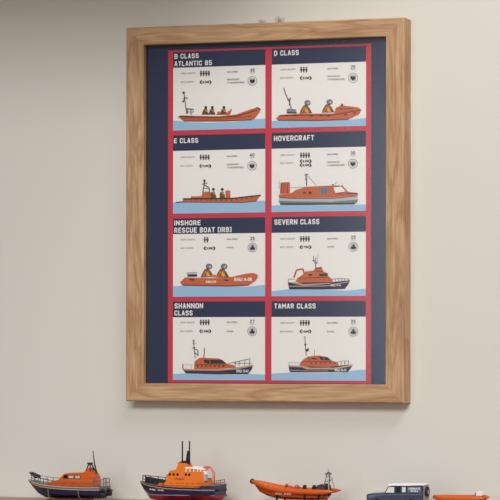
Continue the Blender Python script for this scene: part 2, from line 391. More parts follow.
c.line([(34, 150), (110, 151), (250, 153), (345, 146), (455, 112)], 5, 'od'); c.line([(28, 148), (110, 147)], 4, 'dk')
c.line([(50, 173), (250, 173), (428, 166)], 3.5, 'od'); c.line([(452, 98), (470, 104), (474, 112)], 6, 'dk'); c.line([(44, 160), (250, 164), (430, 146)], 2, 'od')
cards.append((c, 'card with an orange open boat, three crew and a stern mast, top left of the print'))
# 2
c = start(1, 0, (271.4, 366.2, 49.3, 46, 128.1, 125.2), (265, 35, 4.348))
c.text('D CLASS', 38, 69, 147, 92, PW, .045)
c.info(66, 66, 153, 3, 152, 188, 273, 48, 147, 384, '25', 143, 384, 186, 20, True, 'heart', '5.0M', .92)
c.sea([(30, 374), (120, 370), (250, 372), (360, 368), (440, 358)])
c.fr = (272, 85, 5.376)
c.line([(62, 16), (72, 46), (90, 88)], 4, 'od'); c.line([(90, 72), (104, 128)], 6, 'gr'); c.line([(92, 110), (100, 68)], 4, 'dk')
c.poly([(78, 132), (92, 126), (128, 130), (134, 152), (80, 154)], 'gr'); c.line([(80, 148), (134, 150)], 6, 'dk')
c.crew(192, 96, .98); c.crew(312, 91, .98)
c.poly([(335, 152), (345, 122), (374, 108), (430, 114), (470, 120), (470, 140)], 'or'); c.dot(379, 106, 7, 'od')
c.poly([(20, 180), (45, 160), (150, 154), (330, 152), (400, 134), (470, 120), (482, 132), (470, 156), (412, 184), (250, 190), (34, 191)], 'or')
c.line([(36, 166), (150, 162), (330, 160), (400, 146), (478, 134)], 4, 'od'); c.line([(355, 128), (440, 124)], 3, 'od'); c.line([(30, 189), (250, 189), (412, 183)], 4, 'od')
for x in (75, 118, 205, 258, 300, 390, 440): c.line([(x, 165-max(0, x-330)*.14), (x+16, 164-max(0, x-330)*.14)], 6, 'dk')
cards.append((c, 'card with an orange inflatable carrying two helmeted crew, top right of the print'))
# 3
c = start(0, 1, (173.4, 265.1, 134.7, 132.2, 214.5, 212.4), (165, 128, 4.762))
c.text('E CLASS', 44, 46, 160, 70, PW, .045)
c.info(75, 70, 167, 4, 138, 180, 297, 50, 132, 415, '40', 129, 415, 178, 21, True, 'heart', '9.0M', 1)
c.sea([(34, 358), (120, 352), (250, 354), (360, 352), (477, 345)])
c.fr = (175, 175, 5.556)
c.line([(166, 32), (164, 60), (156, 100)], 5, 'dk'); c.dot(166, 32, 7, 'dk'); c.line([(152, 52), (182, 44)], 4, 'dk'); c.line([(168, 56), (192, 72), (196, 98)], 5, 'dk'); c.line([(156, 96), (198, 94)], 4, 'gr'); c.line([(160, 74), (194, 78)], 4, 'gr')
c.poly([(88, 134), (92, 122), (150, 118), (156, 100), (205, 96), (208, 132)], 'or'); c.line([(92, 122), (152, 122)], 4, 'pk')
for x in (215, 264):
    c.poly([(x-14, 130), (x-12, 98), (x+4, 90), (x+14, 108), (x+18, 130)], 'br'); c.dot(x+1, 80, 8, 'dk'); c.line([(x-2, 98), (x+10, 110)], 4, 'ye')
c.poly([(284, 128), (282, 90), (296, 84), (309, 88), (310, 128)], 'or'); c.line([(290, 96), (304, 96)], 6, 'pk')
c.poly([(46, 136), (210, 132), (320, 130), (400, 122), (478, 111), (466, 126), (454, 145), (380, 153), (46, 154)], 'or')
c.line([(46, 135), (320, 131), (400, 121), (477, 112)], 7, 'dk'); c.line([(46, 153), (380, 153), (454, 145)], 4, 'br'); c.line([(6, 156), (46, 151)], 5, 'dk')
for x in range(60, 440, 28): c.line([(x, 140-max(0, x-320)*.12), (x+9, 140-max(0, x-320)*.12)], 6, 'br')
cards.append((c, 'card with a low orange and black patrol boat, second row left'))
# 4
c = start(1, 1, (271.4, 366.2, 131.9, 129.1, 212.4, 210.1), (265, 125, 4.348))
c.text('HOVERCRAFT', 38, 42, 215, 66, PW, .045)
c.info(66, 66, 153, 4, 128, 163, 273, 48, 123, 384, '30', 119, 384, 163, 20, True, 'heart', '8.0M', .92, 2)
c.sea([(30, 350), (120, 346), (250, 348), (440, 342)])
c.fr = (272, 168, 5.376)
c.line([(184, 26), (188, 92)], 5, 'dk'); c.line([(176, 36), (196, 30)], 5, 'gr'); c.line([(192, 36), (240, 90)], 2.5, 'gr'); c.line([(178, 58), (194, 54)], 4, 'gr'); c.line([(97, 104), (186, 99)], 4, 'lg'); c.line([(38, 68), (38, 110)], 2.5, 'gr')
c.poly([(42, 138), (46, 76), (97, 73), (98, 134)], 'or')
for x in (52, 66, 84): c.line([(x, 80), (x-2, 134)], 3, 'od')
c.poly([(36, 182), (38, 150), (120, 158), (330, 156), (440, 146), (466, 138), (462, 172)], 'lg')
c.poly([(36, 176), (120, 178), (330, 178), (464, 166), (462, 180), (444, 192), (250, 196), (46, 198)], 'hg')
c.line([(44, 194), (250, 192), (446, 188)], 7, 'dk')
c.poly([(36, 142), (105, 134), (128, 116), (188, 98), (326, 90), (382, 91), (412, 124), (466, 130), (462, 144), (330, 156), (120, 160), (38, 156)], 'or')
c.poly([(252, 106), (311, 104), (304, 136), (256, 137)], 'hg'); c.line([(272, 106), (274, 136)], 2, 'od'); c.line([(290, 106), (290, 136)], 2, 'od')
c.poly([(200, 124), (214, 123), (214, 137), (200, 138)], 'dk'); c.poly([(333, 100), (376, 96), (400, 122), (344, 130)], 'wh'); c.line([(333, 94), (378, 92), (404, 124)], 3, 'br')
c.line([(326, 86), (334, 86)], 7, 'dk'); c.line([(342, 84), (350, 72)], 3, 'gr'); c.line([(380, 90), (384, 76)], 3, 'lg'); c.line([(168, 132), (186, 131)], 6, 'od'); c.line([(404, 132), (462, 132)], 5, 'dk'); c.line([(355, 136), (385, 134)], 4, 'od'); c.line([(40, 158), (120, 163), (330, 160), (455, 147)], 3, 'od')
cards.append((c, 'card with an orange hovercraft on a grey skirt, second row right'))
# 5
c = start(0, 2, (173.4, 265.1, 219.3, 218, 297.4, 296.4), (165, 213, 4.762))
c.text('INSHORE', 46, 39, 172, 63, PW, .045); c.text('RESCUE BOAT [IRB]', 46, 73, 318, 98, PW, .045)
c.info(77, 70, 187, 2, 131, 171, 297, 52, 128, 417, '25', 127, 417, 167, 21, False, 'ship', '3.8M', 1)
c.sea([(38, 352), (120, 346), (300, 350), (400, 352), (477, 342)])
c.fr = (175, 256, 5.556)
c.poly([(68, 94), (124, 92), (126, 118), (72, 120)], 'hg'); c.line([(68, 100), (124, 99)], 8, 'lg'); c.line([(80, 112), (126, 112)], 9, 'dk')
c.crew(192, 61, 1.05); c.crew(276, 61, 1.05)
c.line([(205, 112), (240, 116)], 14, 'pk')
c.poly([(30, 150), (60, 122), (130, 124), (215, 126), (320, 118), (400, 99), (436, 96), (458, 104), (462, 118), (450, 138), (412, 164), (300, 170), (44, 166)], 'or')
c.text('RNLI A-08', 332, 122, 428, 142, PW, .03); c.text('RESCUE', 175, 140, 232, 152, PW, .03)
c.line([(86, 134), (112, 136)], 7, 'dk'); c.line([(276, 136), (300, 137)], 7, 'dk'); c.line([(46, 165), (300, 169), (412, 163)], 4, 'od')
cards.append((c, 'card with a plain orange inflatable and two helmeted crew, third row left'))
# 6
c = start(1, 2, (271.4, 366.2, 216.9, 215.7, 296.9, 296), (265, 210, 4.348))
c.text('SEVERN CLASS', 40, 40, 238, 64, PW, .045)
c.info(66, 66, 153, 4, 126, 162, 273, 48, 125, 386, '25', 122, 386, 160, 20, False, 'ship', '17M', .92)
c.sea([(30, 356), (120, 344), (250, 348), (360, 352), (440, 342)])
c.fr = (280, 250, 6.25)
c.line([(226, 48), (226, 112)], 4, 'dk'); c.line([(240, 20), (236, 80)], 2, 'gr'); c.line([(212, 38), (214, 76), (240, 84)], 4, 'gr'); c.line([(206, 68), (220, 68)], 6, 'dk'); c.dot(226, 82, 7, 'gr')
c.line([(88, 176), (106, 126), (146, 120), (152, 150)], 9, 'or'); c.line([(88, 176), (104, 130)], 3, 'od')
c.poly([(98, 198), (112, 176), (150, 152), (158, 136), (214, 130), (222, 114), (262, 106), (274, 134), (304, 148), (304, 164), (330, 184), (334, 204), (120, 206)], 'or')
c.line([(222, 116), (264, 112)], 5, 'dk'); c.poly([(248, 150), (302, 148), (296, 164), (250, 166)], 'dk'); c.line([(182, 156), (204, 160)], 10, 'dk'); c.line([(120, 178), (300, 172)], 3, 'od'); c.line([(214, 132), (274, 136)], 3, 'od')
for x in (240, 262, 290): c.line([(x, 172), (x+8, 172)], 6, 'dk')
c.poly([(50, 204), (120, 206), (330, 202), (442, 190), (432, 214), (408, 245), (300, 248), (60, 249)], 'nv')
c.poly([(52, 204), (110, 204), (150, 216), (290, 208), (340, 206), (300, 214), (150, 226)], 'tan')
c.line([(54, 230), (170, 228), (290, 226), (330, 218), (432, 200)], 5, 'tan'); c.text('RNLI 17-41', 320, 216, 384, 230, PW, .03)
c.line([(330, 184), (380, 178), (436, 184)], 3, 'gr')
for x in (350, 372, 390, 408, 432): c.line([(x, 180), (x, 196)], 4, 'gr')
c.line([(52, 184), (96, 186)], 3, 'gr'); c.line([(54, 184), (54, 204)], 3, 'gr')
cards.append((c, 'card with a navy hulled lifeboat with an aft crane arch, third row right'))
# 7
c = start(0, 3, (173.4, 265.1, 302.3, 302.1, 379.7, 379.7), (165, 295, 4.762))
c.text('SHANNON', 47, 42, 184, 67, PW, .045); c.text('CLASS', 47, 76, 134, 100, PW, .045)
c.info(75, 70, 168, 4, 133, 174, 297, 50, 132, 416, '27', 131, 416, 174, 21, False, 'ship', '13M', 1)
c.sea([(38, 376), (120, 370), (300, 378), (400, 374), (477, 376)])
c.fr = (175, 336, 5.556)
c.line([(106, 26), (110, 70), (116, 124)], 3.5, 'dk'); c.dot(107, 28, 6, 'gr'); c.line([(112, 72), (130, 78), (132, 108), (114, 92)], 4, 'dk'); c.line([(100, 44), (118, 42)], 4, 'gr'); c.line([(167, 68), (164, 124)], 4, 'dk'); c.line([(98, 68), (116, 64)], 4, 'dk')
c.poly([(110, 184), (112, 142), (136, 122), (150, 120), (248, 124), (266, 132), (294, 154), (330, 160), (346, 174), (200, 184)], 'or')
c.poly([(162, 130), (262, 132), (288, 153), (200, 154), (168, 150)], 'dk'); c.line([(196, 131), (202, 153)], 3, 'or')
for x in range(124, 290, 24): c.line([(x, 166), (x+10, 166)], 7, 'od')
c.line([(112, 156), (300, 160)], 2.5, 'od')
c.poly([(44, 180), (110, 184), (300, 180), (437, 157), (430, 180), (410, 208), (250, 211), (64, 206)], 'nv')
c.poly([(44, 180), (110, 184), (300, 180), (437, 157), (434, 166), (340, 184), (240, 192), (60, 190)], 'tan'); c.line([(60, 196), (240, 202), (300, 200)], 3, 'od')
c.text('RNLI 13-01', 345, 184, 410, 200, PW, .03)
c.line([(300, 152), (420, 124)], 3, 'gr'); c.line([(330, 150), (430, 150)], 2.5, 'gr')
for x, y in ((340, 142), (362, 138), (392, 132), (418, 126)): c.line([(x, y), (x-3, 162)], 3.5, 'gr')
c.line([(48, 154), (48, 180)], 7, 'pk'); c.line([(60, 158), (108, 160)], 2.5, 'lg'); c.line([(94, 158), (94, 182)], 2.5, 'lg')
cards.append((c, 'card with a long low lifeboat with a dark wraparound windscreen, bottom left of the print'))
# 8
c = start(1, 3, (271.4, 366.2, 300.8, 300.8, 380.5, 380.7), (265, 295, 4.348))
c.text('TAMAR CLASS', 40, 35, 222, 58, PW, .045)
c.info(66, 66, 153, 4, 121, 158, 273, 48, 121, 386, '25', 118, 386, 159, 20, False, 'ship', '16M', .92)
c.sea([(30, 342), (100, 338), (200, 340), (330, 338), (400, 326), (440, 324)])
c.fr = (275, 332, 5.556)
c.line([(168, 26), (170, 70), (176, 132)], 3.5, 'dk'); c.dot(168, 28, 7, 'lg'); c.dot(171, 70, 6, 'dk'); c.poly([(170, 96), (192, 90), (188, 108), (174, 108)], 'dk'); c.line([(222, 96), (222, 136)], 2.5, 'gr')
c.poly([(138, 186), (142, 172), (160, 152), (186, 136), (240, 130), (292, 138), (322, 160), (352, 168), (358, 186), (300, 196), (165, 194)], 'or')
c.poly([(244, 136), (294, 140), (316, 157), (262, 158)], 'dk'); c.line([(272, 138), (278, 158)], 3, 'or'); c.line([(206, 146), (236, 150)], 7, 'dk')
for x in range(200, 340, 26): c.line([(x, 172), (x+10, 172)], 5, 'od')
c.line([(150, 164), (320, 164)], 2.5, 'od'); c.line([(190, 136), (196, 160)], 3, 'od')
c.poly([(76, 186), (160, 190), (300, 196), (360, 186), (437, 180), (424, 202), (408, 222), (200, 224), (84, 223)], 'nv')
c.poly([(76, 184), (160, 188), (200, 198), (330, 198), (437, 180), (432, 190), (330, 208), (180, 208), (150, 196), (78, 194)], 'tan')
c.line([(82, 212), (200, 216), (300, 216)], 3, 'tan'); c.text('RNLI 16-15', 335, 203, 400, 218, PW, .03)
c.line([(80, 168), (150, 172)], 3, 'lg'); c.line([(80, 168), (80, 186)], 3, 'lg'); c.line([(350, 166), (380, 160), (416, 158)], 3, 'lg')
for x in (372, 392, 412): c.line([(x, 160), (x-2, 182)], 4, 'gr')
cards.append((c, 'card with a rounded orange cabin lifeboat on a navy hull, bottom right of the print'))
for c, lab in cards: c.mb.build('card', pr, label=lab)

GLASS = clear_mat('picture_glass', .2, .085)
INNER = clear_mat('glass_body', .2, 0)
m = MB(); m.box((-IX-.004, PY-.0034, -IZ-.004), (IX+.004, PY-.0018, IZ+.004), INNER); m.mi(GLASS); m.m[2] = 1; m.build('glazing', fr, label='clear glass over the print')

# clear plastic hooks behind the top rail
CLEAR = clear_mat('clear_plastic', .35, .1, (250, 250, 250))
def hook(x, s, label):
    o = empty('picture_hook', (x, 0, ZC+OZ-.0135*s), label, 'hook', 'clear picture hooks')
    m = MB(); m.box((-.006*s, -.0022, 0), (.006*s, 0, .022*s), CLEAR); m.build('backplate', o, bevel=.001)
    m = MB(); m.tube([(0, -.002, .018*s), (0, -.010, .021*s), (.001, -.015, .019*s), (.001, -.016, .0155*s)], .0022*s, CLEAR, 10); m.build('hook_arm', o)
hook(-.0165, 1.15, 'smaller left clear plastic hook peeping over the top of the oak frame')
hook(.0195, 1.6, 'larger right clear plastic hook peeping over the top of the oak frame')

# ------------------------------------------------------------------ models
MM = .001
ORANGE = mat('orange_enamel', (208, 90, 20), .4, coat=.12)
ORANGE2 = mat('warm_orange_enamel', (230, 118, 24), .4, coat=.12)
DORANGE = mat('deep_orange_enamel', (178, 66, 20), .45)
NAVYE = mat('navy_enamel', (24, 30, 72), .35, coat=.3)
BLACKE = mat('black_enamel', (24, 24, 30), .4)
REDE = mat('red_enamel', (168, 28, 50), .35)
GREY = mat('grey_enamel', (112, 110, 108), .5)
LGREY = mat('pale_grey_enamel', (176, 174, 168), .5)
WHITE = mat('white_enamel', (240, 238, 232), .4)
CREAM = mat('tan_stripe', (206, 160, 120), .5)
WIRE = mat('rail_wire', (140, 138, 132), .35, .6)
DARKM = mat('dark_metal', (36, 38, 40), .5)
GLASSM = mat('model_window', (196, 196, 190), .2)
DGLASS = mat('dark_window', (40, 34, 34), .15)
STANDW = mat('stand_wood', (92, 52, 46), .4, vary=.1, scale=80)
ACRYL = mat('stand_post', (112, 110, 108), .3)

def hull(mb, st, mats, deck):
    """st: stations (x, [(half breadth, z) ... keel to sheer]); mats: one per strake"""
    n = len(st[0][1])
    for side in (1, -1):
        for a, b in zip(st, st[1:]):
            for j in range(n-1):
                q = [(a[0], side*a[1][j][0], a[1][j][1]), (b[0], side*b[1][j][0], b[1][j][1]), (b[0], side*b[1][j+1][0], b[1][j+1][1]), (a[0], side*a[1][j+1][0], a[1][j+1][1])]
                if side == 1: q.reverse()
                mb.add(q, [(0, 1, 2, 3)], mats[j])
    for a, b in zip(st, st[1:]):
        ya, za = a[1][-1]; yb, zb = b[1][-1]
        mb.add([(a[0], -ya, za), (b[0], -yb, zb), (b[0], yb, zb), (a[0], ya, za)], [(0, 1, 2, 3)], deck)
    x, s = st[-1]
    for j in range(n-1):
        mb.add([(x, -s[j][0], s[j][1]), (x, s[j][0], s[j][1]), (x, s[j+1][0], s[j+1][1]), (x, -s[j+1][0], s[j+1][1])], [(0, 1, 2, 3)], mats[j])

def rails(mb, pts, h, m, r=.35, mid=True):
    """stanchions and rails above deck points (x, y, z)"""
    top = [(x, y, z+h) for x, y, z in pts]
    mb.tube(top, r, m, 6)
    if mid: mb.tube([(x, y, z+h*.5) for x, y, z in pts], r*.8, m, 6)
    for p, q in zip(pts, top): mb.tube([p, q], r, m, 6)

def win(mb, pts, y, m, th=.25):
    """flat window pane on the side of a cabin; the sign of y picks the side"""
    e = 1 if y > 0 else -1; mb.prism(pts, min(y-e*.3, y+e*th), max(y-e*.3, y+e*th), m)

def letters(mb, body, x0, x1, z0, z1, yfun, m, bold=.02, slope=0):
    V, T_ = text_tris(body, bold)
    mb.add([(x0+(x1-x0)*a, yfun(x0+(x1-x0)*a)-.15, z0+(z1-z0)*b+slope*(x1-x0)*a) for a, b in V], T_, m)

# --- lifeboat 1: low cabin, waterjets
b1 = empty('model_lifeboat', (-.3759, -.075, SHELF), 'low model lifeboat with one tall whip aerial, leftmost model on the sideboard', 'model boat', 'model craft on the sideboard')
m = MB()
st = [(-89, [(.0, 39.5), (.2, 40), (.3, 40.5), (.4, 41), (.5, 42)]),
      (-80, [(.2, 28), (1.5, 30), (3, 34), (4, 37), (5, 40)]),
      (-68, [(.3, 16), (4.5, 22), (8, 28), (10, 32.5), (10.5, 36.5)]),
      (-52, [(.3, 8), (9, 17), (12, 24), (14.3, 29), (15, 33.8)]),
      (-30, [(.3, 6.5), (14, 15.5), (16, 21.5), (17.5, 26.5), (18, 31.8)]),
      (0, [(.3, 6.5), (16.5, 15), (18, 20), (19, 24.5), (19, 30)]),
      (45, [(.3, 7), (17, 15), (18.5, 19), (19.5, 23.5), (19.5, 29.5)]),
      (74, [(.3, 8), (15.5, 15), (17, 19.5), (18, 23.5), (18, 30)])]
hull(m, st, [BLACKE, NAVYE, NAVYE, GREY], GREY)
m.tube([(-80, -4.5, 36.5), (-68, -10.6, 32.4), (-52, -15, 29.2), (-30, -18.2, 27.3), (0, -19.6, 25.5), (45, -20.1, 24.8), (74, -18.4, 25.3)], .8, CREAM, 6)
m.tube([(-88, -.6, 41.5), (-68, -10.8, 36), (-52, -15.2, 33.2), (-30, -18.2, 31.2), (0, -19.4, 29.5), (45, -19.9, 29), (74, -18.4, 29.6)], 1.0, LGREY, 6)
m.tube([(-88, .6, 41.5), (-68, 10.8, 36), (-52, 15.2, 33.2), (-30, 18.2, 31.2), (0, 19.4, 29.5), (45, 19.9, 29), (74, 18.4, 29.6)], 1.0, LGREY, 6)
m.build('hull', b1, scale=MM, label='navy hull with a grey gunwale and a tan stripe')
m = MB()
m.prism([(-45, 33.5), (-30, 40.5), (-17, 43), (-7, 53.5), (-2, 55.5), (36, 57.5), (37, 59.5), (41, 61), (51, 60), (57, 50), (58, 30), (-40, 30)], -13, 13, ORANGE, inset=.3)
for z in (38, 47): m.tube([(-18 if z < 40 else -10, -12.8+(z-30)*.12, z), (56, -12.8+(z-30)*.12, z)], .35, DORANGE, 5)
m.prism([(38, 30), (46, 30), (46, 66), (41, 66)], -7, 7, ORANGE)
wh = m.build('wheelhouse', b1, scale=MM, bevel=.0012)
for x0, x1, gm in ((-6, 1.5, DGLASS), (5, 15.5, GLASSM), (19, 29, GLASSM)):
    for s_ in (-1, 1): m = MB(); win(m, [(x0+(1 if x0 < 0 else -1), 52.6), (x0-1.2, 45.4), (x1+1.2, 45.4), (x1+1, 52.6)], s_*11.1, BLACKE, .12); win(m, [(x0+(2.5 if x0 < 0 else 0), 51.5), (x0, 46.5), (x1, 46.5), (x1, 51.5)], s_*11.1, gm); m.build('window', wh, scale=MM)
m = MB()
for y in (-7, 7): m.tube([(38, y, 58), (41, y*.4, 72), (43, y*.3, 74)], 1.2, DARKM, 6); m.tube([(49, y, 58), (44, y*.3, 74)], 1.2, DARKM, 6)
m.tube([(57, 0, 55), (52, 0, 74), (49, 0, 97)], [1.7, 1.2, .7], DARKM, 8); m.box((39, -4, 73), (46, 4, 76), DARKM); m.ball((49, 0, 97), 1.3, DARKM, 8)
m.build('mast', b1, scale=MM, label='dark tripod mast with a tall whip aerial')
m = MB()
rails(m, [(60, -16, 30), (67, -16, 30), (74, -14, 30), (75, 0, 30), (74, 14, 30), (67, 16, 30), (60, 16, 30)], 15, WIRE, .7)
m.build('guard_rail', b1, scale=MM, label='grey stern rail')
for sgn in (-1, 1):
    m = MB()
    rails(m, [(-80, sgn*4.2, 40), (-70, sgn*9, 37), (-58, sgn*12.5, 34.5), (-46, sgn*14.5, 33), (-34, sgn*16.5, 32)], 12, WIRE, .7)
    rails(m, [(-34, sgn*16.5, 32), (-20, sgn*17.5, 31), (-4, sgn*17.8, 30), (14, sgn*18, 29.5), (32, sgn*18, 29.5), (50, sgn*18, 29.5), (60, sgn*16, 30)], 10, WIRE, .45)
    m.build('guard_rail', b1, scale=MM, label='grey wire guard rail')
m = MB(); m.prism([(-86, 55), (-82, 56.5), (-66, 50), (-66, 45), (-72, 44)], -5, 5, DARKM, inset=.4); m.build('bow_fender', b1, scale=MM, label='dark pointed bow fender')
for y in (-9, 9):
    m = MB(); m.tube([(72, y, 17), (81, y, 15.5)], [5, 4], DARKM, 12); m.box((73, y-4, 21), (82, y+4, 24), BLACKE); m.tube([(73, y, 27), (81, y, 24), (82, y, 18)], 1.2, DARKM, 6); m.build('waterjet', b1, scale=MM, label='dark waterjet gear on the transom')
def stand(parent, x0, x1, posts, hy, hz, top=6.0, pm=ACRYL):
    sd = MB(); sd.box((x0, -13, 0), (x1, 13, top), STANDW, 1); o = sd.build('stand', parent, scale=MM, bevel=.0005, label='dark reddish wooden plinth with cradle posts')
    for x in posts:
        q = MB()
        for s_ in (-1, 1): q.tube([(x, s_*(hy*.55), top-.5), (x, s_*(hy+.8), hz*.55), (x, s_*(hy+1.6), hz)], 1.9 if pm is BLACKE else 1.1, pm, 8)
        q.build('cradle_post', o, scale=MM)
stand(b1, -42, 44, (-33, 31), 17.5, 25)

CRANE = mat('crane_orange', (218, 100, 50), .4)
# --- lifeboat 2: tall navy, white gear
b2 = empty('model_lifeboat', (-.14, -.075, SHELF), 'tallest model lifeboat, navy and red hull, with two black aerials and white roof railings', 'model boat', 'model craft on the sideboard')
m = MB()
st = [(-87, [(.0, 38.5), (.2, 39), (.3, 40), (.5, 42)]),
      (-78, [(.2, 24), (1.2, 26), (3, 33), (5, 40)]),
      (-66, [(.3, 9), (5, 17), (9, 28), (11, 38)]),
      (-48, [(.3, 5.5), (10, 17), (15, 26), (16.5, 36.5)]),
      (-22, [(.3, 5), (16, 17.5), (19, 25), (20, 34.5)]),
      (10, [(.3, 5), (19, 18), (21, 25), (22, 33.3)]),
      (48, [(.3, 5), (20, 18), (22, 25), (22, 33)]),
      (54, [(.3, 5), (20, 18), (22, 25), (22, 37)]),
      (80, [(.3, 5.5), (18, 18), (20, 25), (20, 37)])]
hull(m, st, [REDE, NAVYE, NAVYE], GREY)
for s_ in (-1, 1):
    m.tube([(-78, s_*1.5, 25.5), (-66, s_*5.2, 17.5), (-48, s_*10.4, 17.3), (-22, s_*16.2, 17.8), (10, s_*19.3, 18.3), (80, s_*18.2, 18.3)], .6, LGREY, 6)
    m.tube([(-86, s_*.8, 40), (-66, s_*10.6, 35), (-48, s_*16.3, 33.3), (-22, s_*20, 30.5), (10, s_*22, 29), (50, s_*22.3, 28.6), (80, s_*20.3, 29)], .8, CREAM, 6)
    m.tube([(-87, s_*.5, 42), (-66, s_*11.2, 38), (-48, s_*16.8, 36.4), (-22, s_*20.3, 34.4), (10, s_*22.2, 33.2), (48, s_*22.3, 33), (54, s_*22.3, 37), (81, s_*20.3, 37)], .7, GREY, 6)
yf = lambda x: -(9+(x+66)/18*6.3) if x < -48 else -(15.3+(x+48)/26*3.9)
letters(m, 'RNLI', -61, -46, 27, 32.3, yf, WHITE, .04, -.08); letters(m, '17-31', -39, -27, 25.6, 30.6, yf, WHITE, .04, -.05)
m.add([(-44.5, yf(-44.5)-.3, 26.5), (-40.5, yf(-40.5)-.3, 26.2), (-40.5, yf(-40.5)-.3, 30.8), (-44.5, yf(-44.5)-.3, 31.2)], [(0, 1, 2, 3)], REDE)
m.build('hull', b2, scale=MM, label='navy hull with red bottom and pale lettering at the bow')
m = MB()
m.prism([(-42, 35), (-26, 42), (-22, 50), (-25, 51), (-26, 56), (-21, 58), (-19, 63.5), (-6, 66), (-3, 75), (-5, 79), (13, 78), (18, 68), (24, 66), (47, 66), (52, 58), (56, 34), (-20, 30)], -16, 16, ORANGE2, inset=.45)
m.box((-44, -12, 34), (-20, 12, 40), ORANGE2, 2); m.tube([(-36, -17, 38), (10, -19, 37), (50, -19, 36.5)], .6, ORANGE2, 6)
for x in range(-32, 50, 9): m.tube([(x, -18, 34), (x, -18, 37.8)], .4, ORANGE2, 5)
for x in range(-16, 50, 11): m.tube([(x, -15.2, 41), (x+7, -15.2, 41)], .4, DORANGE, 5)
wh = m.build('wheelhouse', b2, scale=MM, bevel=.001)
for x in (-19.5, -11.5, -3.5, 14, 21): 
    for y in (-12.2, 12.2): m = MB(); win(m, [(x, 59), (x-.5, 54.5), (x+4.2, 54.5), (x+4, 59)], y, DGLASS); m.build('window', wh, scale=MM)
m = MB(); letters(m, 'LIFEBOAT', -6, 14, 47.5, 50, lambda x: -14.0, REDE, .03); m.build('cabin_lettering', wh, scale=MM)
m = MB(); win(m, [(3, 58), (3, 53), (8, 53), (8, 58)], -12.4, mat('pink_decal', (214, 120, 120), .5)); m.build('emblem', wh, scale=MM)
m = MB()
m.tube([(2, -2, 64), (2, -2, 119.6)], [1.5, 1.2], BLACKE, 8); m.tube([(14.4, 2, 66), (14.4, 2, 119.6)], [1.5, 1.2], BLACKE, 8)
m.box((0, -5, 72), (15, 5, 82), BLACKE, 2); m.box((-1, -7, 79), (12, 7, 81), BLACKE); m.prism([(9, 82), (16, 82), (14, 97), (11, 97)], -2, 2, BLACKE); m.ball((13, 0, 99), 2.6, BLACKE, 10)
m.build('mast', b2, scale=MM, label='two tall black aerials over a black radar block')
m = MB()
m.tube([(14, -10, 69), (30, -11, 69), (46, -10, 67), (50, 0, 66), (46, 10, 67), (30, 11, 69), (14, 10, 69)], 2.0, WHITE, 10)
for x in (16, 24, 32, 40, 46): m.tube([(x, -10.8, 68), (x, -12.5, 62)], 1.0, WHITE, 6)
m.prism([(42, 66), (56, 62), (57, 50), (46, 50)], -9, 9, WHITE, inset=.2); m.box((50, -13, 46), (58, -6, 58), LGREY, 1)
m.build('life_raft', b2, scale=MM, label='white stowed raft with white railings on the cabin roof')
m = MB()
for y in (-2.5, 2.5): m.tube([(45, y, 66), (48, y, 71.5), (54, y, 72), (61, y, 68), (66, y, 59), (66, y, 46), (63, y, 34)], .85, CRANE, 8)
m.tube([(50, -3, 36), (50, -3, 66)], .7, CRANE, 6); m.box((46, -3.5, 68), (57, 3.5, 72), CRANE, 1)
m.build('crane', b2, scale=MM, label='rust orange crane arch on the aft deck')
for s_ in (-1, 1): m = MB(); rails(m, [(46+k*4.6, s_*19, 36.5) for k in range(7)], 7, CRANE, .4); m.build('deck_rail', b2, scale=MM, label='orange aft deck rail')
for s_ in (-1, 1):
    m = MB(); rails(m, [(-79, s_*4, 41), (-70, s_*8, 39), (-58, s_*13, 37.5), (-44, s_*16, 36), (-28, s_*18, 35)], 12.5, DARKM, .8); m.build('guard_rail', b2, scale=MM, label='dark bow rail')
m = MB(); m.prism([(-76, 41), (-72, 51), (-52, 47), (-30, 45), (-30, 34), (-60, 36)], -5, 5, DARKM, inset=.4); m.build('deck_gear', b2, scale=MM, label='dark gear on the foredeck')
m = MB(); rails(m, [(78, -17, 36.5), (80, 0, 36.5), (78, 17, 36.5)], 10, WIRE, .7); m.build('guard_rail', b2, scale=MM, label='grey stern rail')
m = MB(); m.tube([(82, -15, 28), (82, 15, 28)], 2.2, BLACKE, 10); m.box((78, -17, 14), (83, 17, 18), REDE); m.build('stern_fender', b2, scale=MM)
stand(b2, -40, 42, (-16, 30), 18, 16, 4.5, BLACKE)

# --- orange RIB
b3 = empty('model_inflatable', (.0918, -.075, SHELF), 'all orange rigid inflatable model with upturned bow, dark nose and grey roll bar', 'model boat', 'model craft on the sideboard')
m = MB()
st = [(-84, [(.0, 41), (.3, 41.5), (.5, 43)]), (-72, [(.2, 26), (5, 32), (8, 41)]), (-56, [(.3, 18.5), (9, 25), (13, 38)]), (-38, [(.3, 14), (12, 20), (16, 34)]),
      (-10, [(.3, 12), (14, 18), (17, 31)]), (30, [(.3, 12), (14.5, 18), (17, 29)]), (64, [(.3, 13), (12, 18), (14, 28)])]
hull(m, st, [DORANGE, DORANGE], DORANGE); m.tube([(-50, -11.5, 24), (-20, -15, 19.5), (30, -16, 18.5), (62, -13.5, 18.5)], .7, ORANGE, 6)
m.build('hull', b3, scale=MM)
m = MB()
for s_ in (-1, 1):
    m.tube([(-86, s_*1, 45), (-76, s_*6, 42.5), (-60, s_*11, 38.5), (-42, s_*14.5, 34), (-20, s_*16.5, 31), (10, s_*17.5, 29), (46, s_*17.5, 28.5), (66, s_*16.5, 28.5), (76, s_*15, 29.5), (86, s_*14, 30)], [3.4, 4.2, 4.6, 5, 5, 5, 5, 4.8, 3.4, .6], ORANGE, 14)
m.ball((-86, 0, 45.5), 3.6, ORANGE, 12)
tb = m.build('buoyancy_tube', b3, scale=MM)
m = MB(); m.ball((-87, 0, 45.2), 5.2, mat('dark_rubber', (66, 34, 26), .6), 12, (.8, 1, 1)); m.build('bow_fender', b3, scale=MM, label='dark rubber nose')
m = MB()
